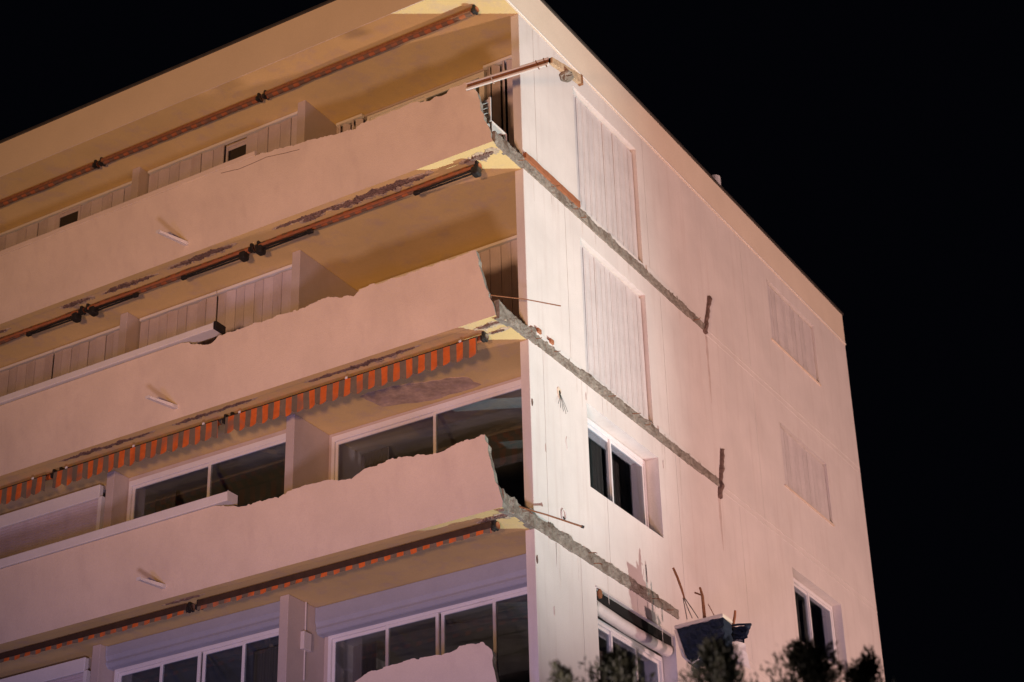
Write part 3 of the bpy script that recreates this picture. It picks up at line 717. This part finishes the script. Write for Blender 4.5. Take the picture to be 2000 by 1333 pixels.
# ------------------------------------------------------------------ wreckage hanging from the lowest side window
fz = lambda x, y, Y=3.1: Vector((on(x, y, 1, Y).x, Y, on(x, y, 1, Y).z))
wk = thing('slab_fragment', 'dark broken balcony fragment hanging beside the lowest side window', 'debris', (.4, 3.1, -1.2))
A, B_, C, D = fz(1322, 1229), fz(1412, 1206), fz(1416, 1262), fz(1345, 1296)
def hexa(f4, dv, name, mt, par, bev=.008):
    m = MB(); f4 = [Vector(p) for p in f4]; m.v = [tuple(p) for p in f4]+[tuple(p+Vector(dv)) for p in f4]
    m.f = [(0, 1, 2, 3), (7, 6, 5, 4), (0, 4, 5, 1), (1, 5, 6, 2), (2, 6, 7, 3), (3, 7, 4, 0)]; m.m = [0]*6; return m.build(name, mt, par, bevel=bev)
rows = []
for k in range(17):
    t = k/16; rows.append([A.lerp(B_, q/20).lerp(D.lerp(C, q/20), t)+Vector((.02*nz(q*.7, k*.9, 2)*(t+.2), .05*nz(q*.35, k*.4, 5)+.012*nz(q*1.7, k*1.5, 5), (.035*nz(q*.8, 3, k*.2)+.03*nz(q*2.3, 1, 1))*t**3)) for q in range(21)])
m = MB().grid(rows); m.grid([[p+Vector((0, .26, -.02)) for p in r_] for r_ in rows])
for e_ in (0, -1): m.grid([[r_[e_] for r_ in rows], [r_[e_]+Vector((0, .26, -.02)) for r_ in rows]]); m.grid([rows[e_], [p+Vector((0, .26, -.02)) for p in rows[e_]]])
m.build('membrane_face', 'navy', wk)
for k in range(7):
    p = D.lerp(C, .08+.13*k)+Vector((0, -.02, .03)); L_ = random.uniform(.05, .22)
    MB().tube([p, p+Vector((random.uniform(-.03, .03), -.02, -L_*.5)), p+Vector((random.uniform(-.07, .07), -.01, -L_))], [.007, .005, .003], 5).build('torn_strip', random.choice(['plastic', 'navy', 'concrete']), wk)
up = Vector((0, 0, .055)); hexa([A+up+Vector((-.03, -.02, 0)), B_+up+Vector((.01, -.02, 0)), B_+Vector((.01, -.02, .003)), A+Vector((-.03, -.02, .003))], (0, .32, 0), 'slab_top', 'parapet', wk, .01)
hexa([A+Vector((-.05, .0, .0)), A+Vector((-.004, -.01, 0)), D+Vector((-.004, -.01, 0)), D+Vector((-.10, 0, .12))], (0, .30, 0), 'slab_side', 'parapet', wk)
lm = thing('crumpled_sheet', 'small crumpled dark sheet right of the hanging slab fragment', 'debris', (.9, 3.6, -.8))
E1, E2, E3, E4 = fz(1417, 1226, 3.5), fz(1469, 1221, 3.5), fz(1456, 1256, 3.5), fz(1420, 1252, 3.5)
rows = []
for k in range(11):
    t = k/10; rows.append([(E1.lerp(E2, s_).lerp(E4.lerp(E3, s_), t)+Vector((0, .10*nz(k*.5, s_*4, 3)-.03*t, .02*nz(s_*6, k*.4, 1)))) for s_ in [j/12 for j in range(13)]])
MB().grid(rows).build('sheet', 'navy', lm)
MB().tube([E1+Vector((0, -.03, 0)), E1.lerp(E2, .5)+Vector((0, -.035, .012)), E2+Vector((0, -.03, .0))], .016, 7).build('rolled_edge', 'navy', lm)
MB().tube([E1.lerp(E4, .9)+Vector((.02, -.03, 0)), E3+Vector((-.03, -.03, .03))], .014, 7).build('torn_edge', 'concrete', lm)
pf = thing('plastic_film', 'translucent white plastic film dangling under the crumpled dark sheet', 'plastic film', (.9, 3.7, -1.3))
F1, F2, F3, F4 = fz(1418, 1254, 3.7), fz(1455, 1258, 3.7), fz(1466, 1308, 3.7), fz(1425, 1296, 3.7)
rows = []
for k in range(15):
    t = k/14; rows.append([(F1.lerp(F2, s_).lerp(F4.lerp(F3, s_), t)+Vector((0, -.13*math.sin(math.pi*s_)+.06*nz(k*.6, s_*4, 8), 0))) for s_ in [j/14 for j in range(15)]])
MB().grid(rows).build('film', 'plastic_film', pf, smooth=True)
cb = thing('dangling_cables', 'frayed dark cables and rods standing above the hanging slab fragment', 'cables', (.3, 3.1, -.4))
def pxl(pts, Y): return [fz(x, y, Y) for x, y in pts]
MB().tube(pxl([(1315, 1110), (1323, 1128), (1331, 1150), (1337, 1170)], 3.15), [.018, .02, .018, .012], 6).build('cable', 'rust', cb)
for pts in ([(1337, 1168), (1352, 1190), (1364, 1208)], [(1335, 1168), (1345, 1192), (1352, 1208)], [(1334, 1168), (1338, 1190), (1342, 1210)]): MB().tube(pxl(pts, 3.15), .006, 5).build('strand', 'dark_metal', cb)
MB().tube(pxl([(1367, 1148), (1372, 1165), (1376, 1208)], 3.3), [.016, .022, .024], 7).build('rod', 'rust', cb)
MB().tube(pxl([(1357, 1158), (1370, 1163)], 3.3), [.014, .01], 7).build('rod_arm', 'rust', cb)
MB().tube(pxl([(1383, 1180), (1395, 1203)], 3.4), .006, 5).build('strand', 'rust', cb)
MB().tube(pxl([(1436, 1193), (1435, 1205), (1431, 1226)], 3.6), [.016, .02, .022], 7).build('rod', 'terracotta', cb)
MB().tube(pxl([(1330, 1268), (1337, 1285), (1352, 1296), (1365, 1288)], 3.08), [.012, .014, .014, .01], 7).build('loose_hose', 'plastic', cb)

# ------------------------------------------------------------------ conifers standing between the street and the wall
def shrub(label, px_, py_, dist, wid, seed, dens=1.0):
    rnd = random.Random(seed); d = ray(px_, py_); h = math.hypot(d.x, d.y); tp = CAM+d*(dist/h); base = Vector((tp.x, tp.y, ZG)); H = tp.z-ZG
    o = thing('conifer_shrub', label, 'shrub', base, 'shrubs at the foot of the wall')
    MB().tube([base, base+Vector((.05, 0, H*.45)), base+Vector((0, .03, H*.93))], [.10, .07, .008], 8).build('trunk', 'bark', o, smooth=True)
    m = MB(); br = MB(); nb = int(230*dens)
    for k in range(nb):
        t = (k+rnd.random())/nb; dz = (1-t)**1.6*(H-.6)+.02; z = H-dz
        rad = wid*(.10+1.5*(1-math.exp(-dz/.16))+2.0*min(1, dz/2.5))*rnd.uniform(.25, 1.25)
        a = rnd.uniform(0, 6.283); c = base+Vector((0, 0, z-rad*1.1)); tip = base+Vector((rad*math.cos(a), rad*math.sin(a), z+rnd.uniform(-.05, .05)))
        br.tube([c, c.lerp(tip, .6)+Vector((0, 0, -.01)), tip], [.004, .003, .001], 4, cap=False)
        near = dz < 1.2
        for j in range(70 if near else 26):
            s_ = rnd.uniform(.25, 1.08); sg = .02 if near else .05; p = c.lerp(tip, s_)+Vector((rnd.gauss(0, sg), rnd.gauss(0, sg), rnd.gauss(0, sg)))
            dr = ((tip-c).normalized()+Vector((rnd.gauss(0, .5), rnd.gauss(0, .5), rnd.gauss(.5, .5)))).normalized(); L_ = rnd.uniform(.02, .055) if near else rnd.uniform(.06, .12); sd = dr.orthogonal().normalized()
            sd = Matrix.Rotation(rnd.uniform(0, 6.28), 3, dr)@sd
            q = sd*L_*.14; m.quad(p-q*.5, p+dr*L_*.5-q, p+dr*L_, p+dr*L_*.5+q)
    br.build('branches', 'bark', o); m.build('crown', 'leaf', o)
shrub('dark feathery conifer below the lowest side window, left of the debris', 1205, 1288, 10.6, .15, 1, 1.5)
shrub('tall dark conifer whose top covers the hanging slab fragment', 1402, 1266, 10.2, .15, 2, 1.5)
shrub('bushy conifer under the far right window', 1575, 1268, 10.8, .20, 3, 1.5)
shrub('small conifer at the right end of the wall', 1688, 1292, 11.0, .14, 4, 1.2)
shrub('sparse low conifer tip against the corner of the building', 1098, 1318, 10.4, .06, 5, .5)
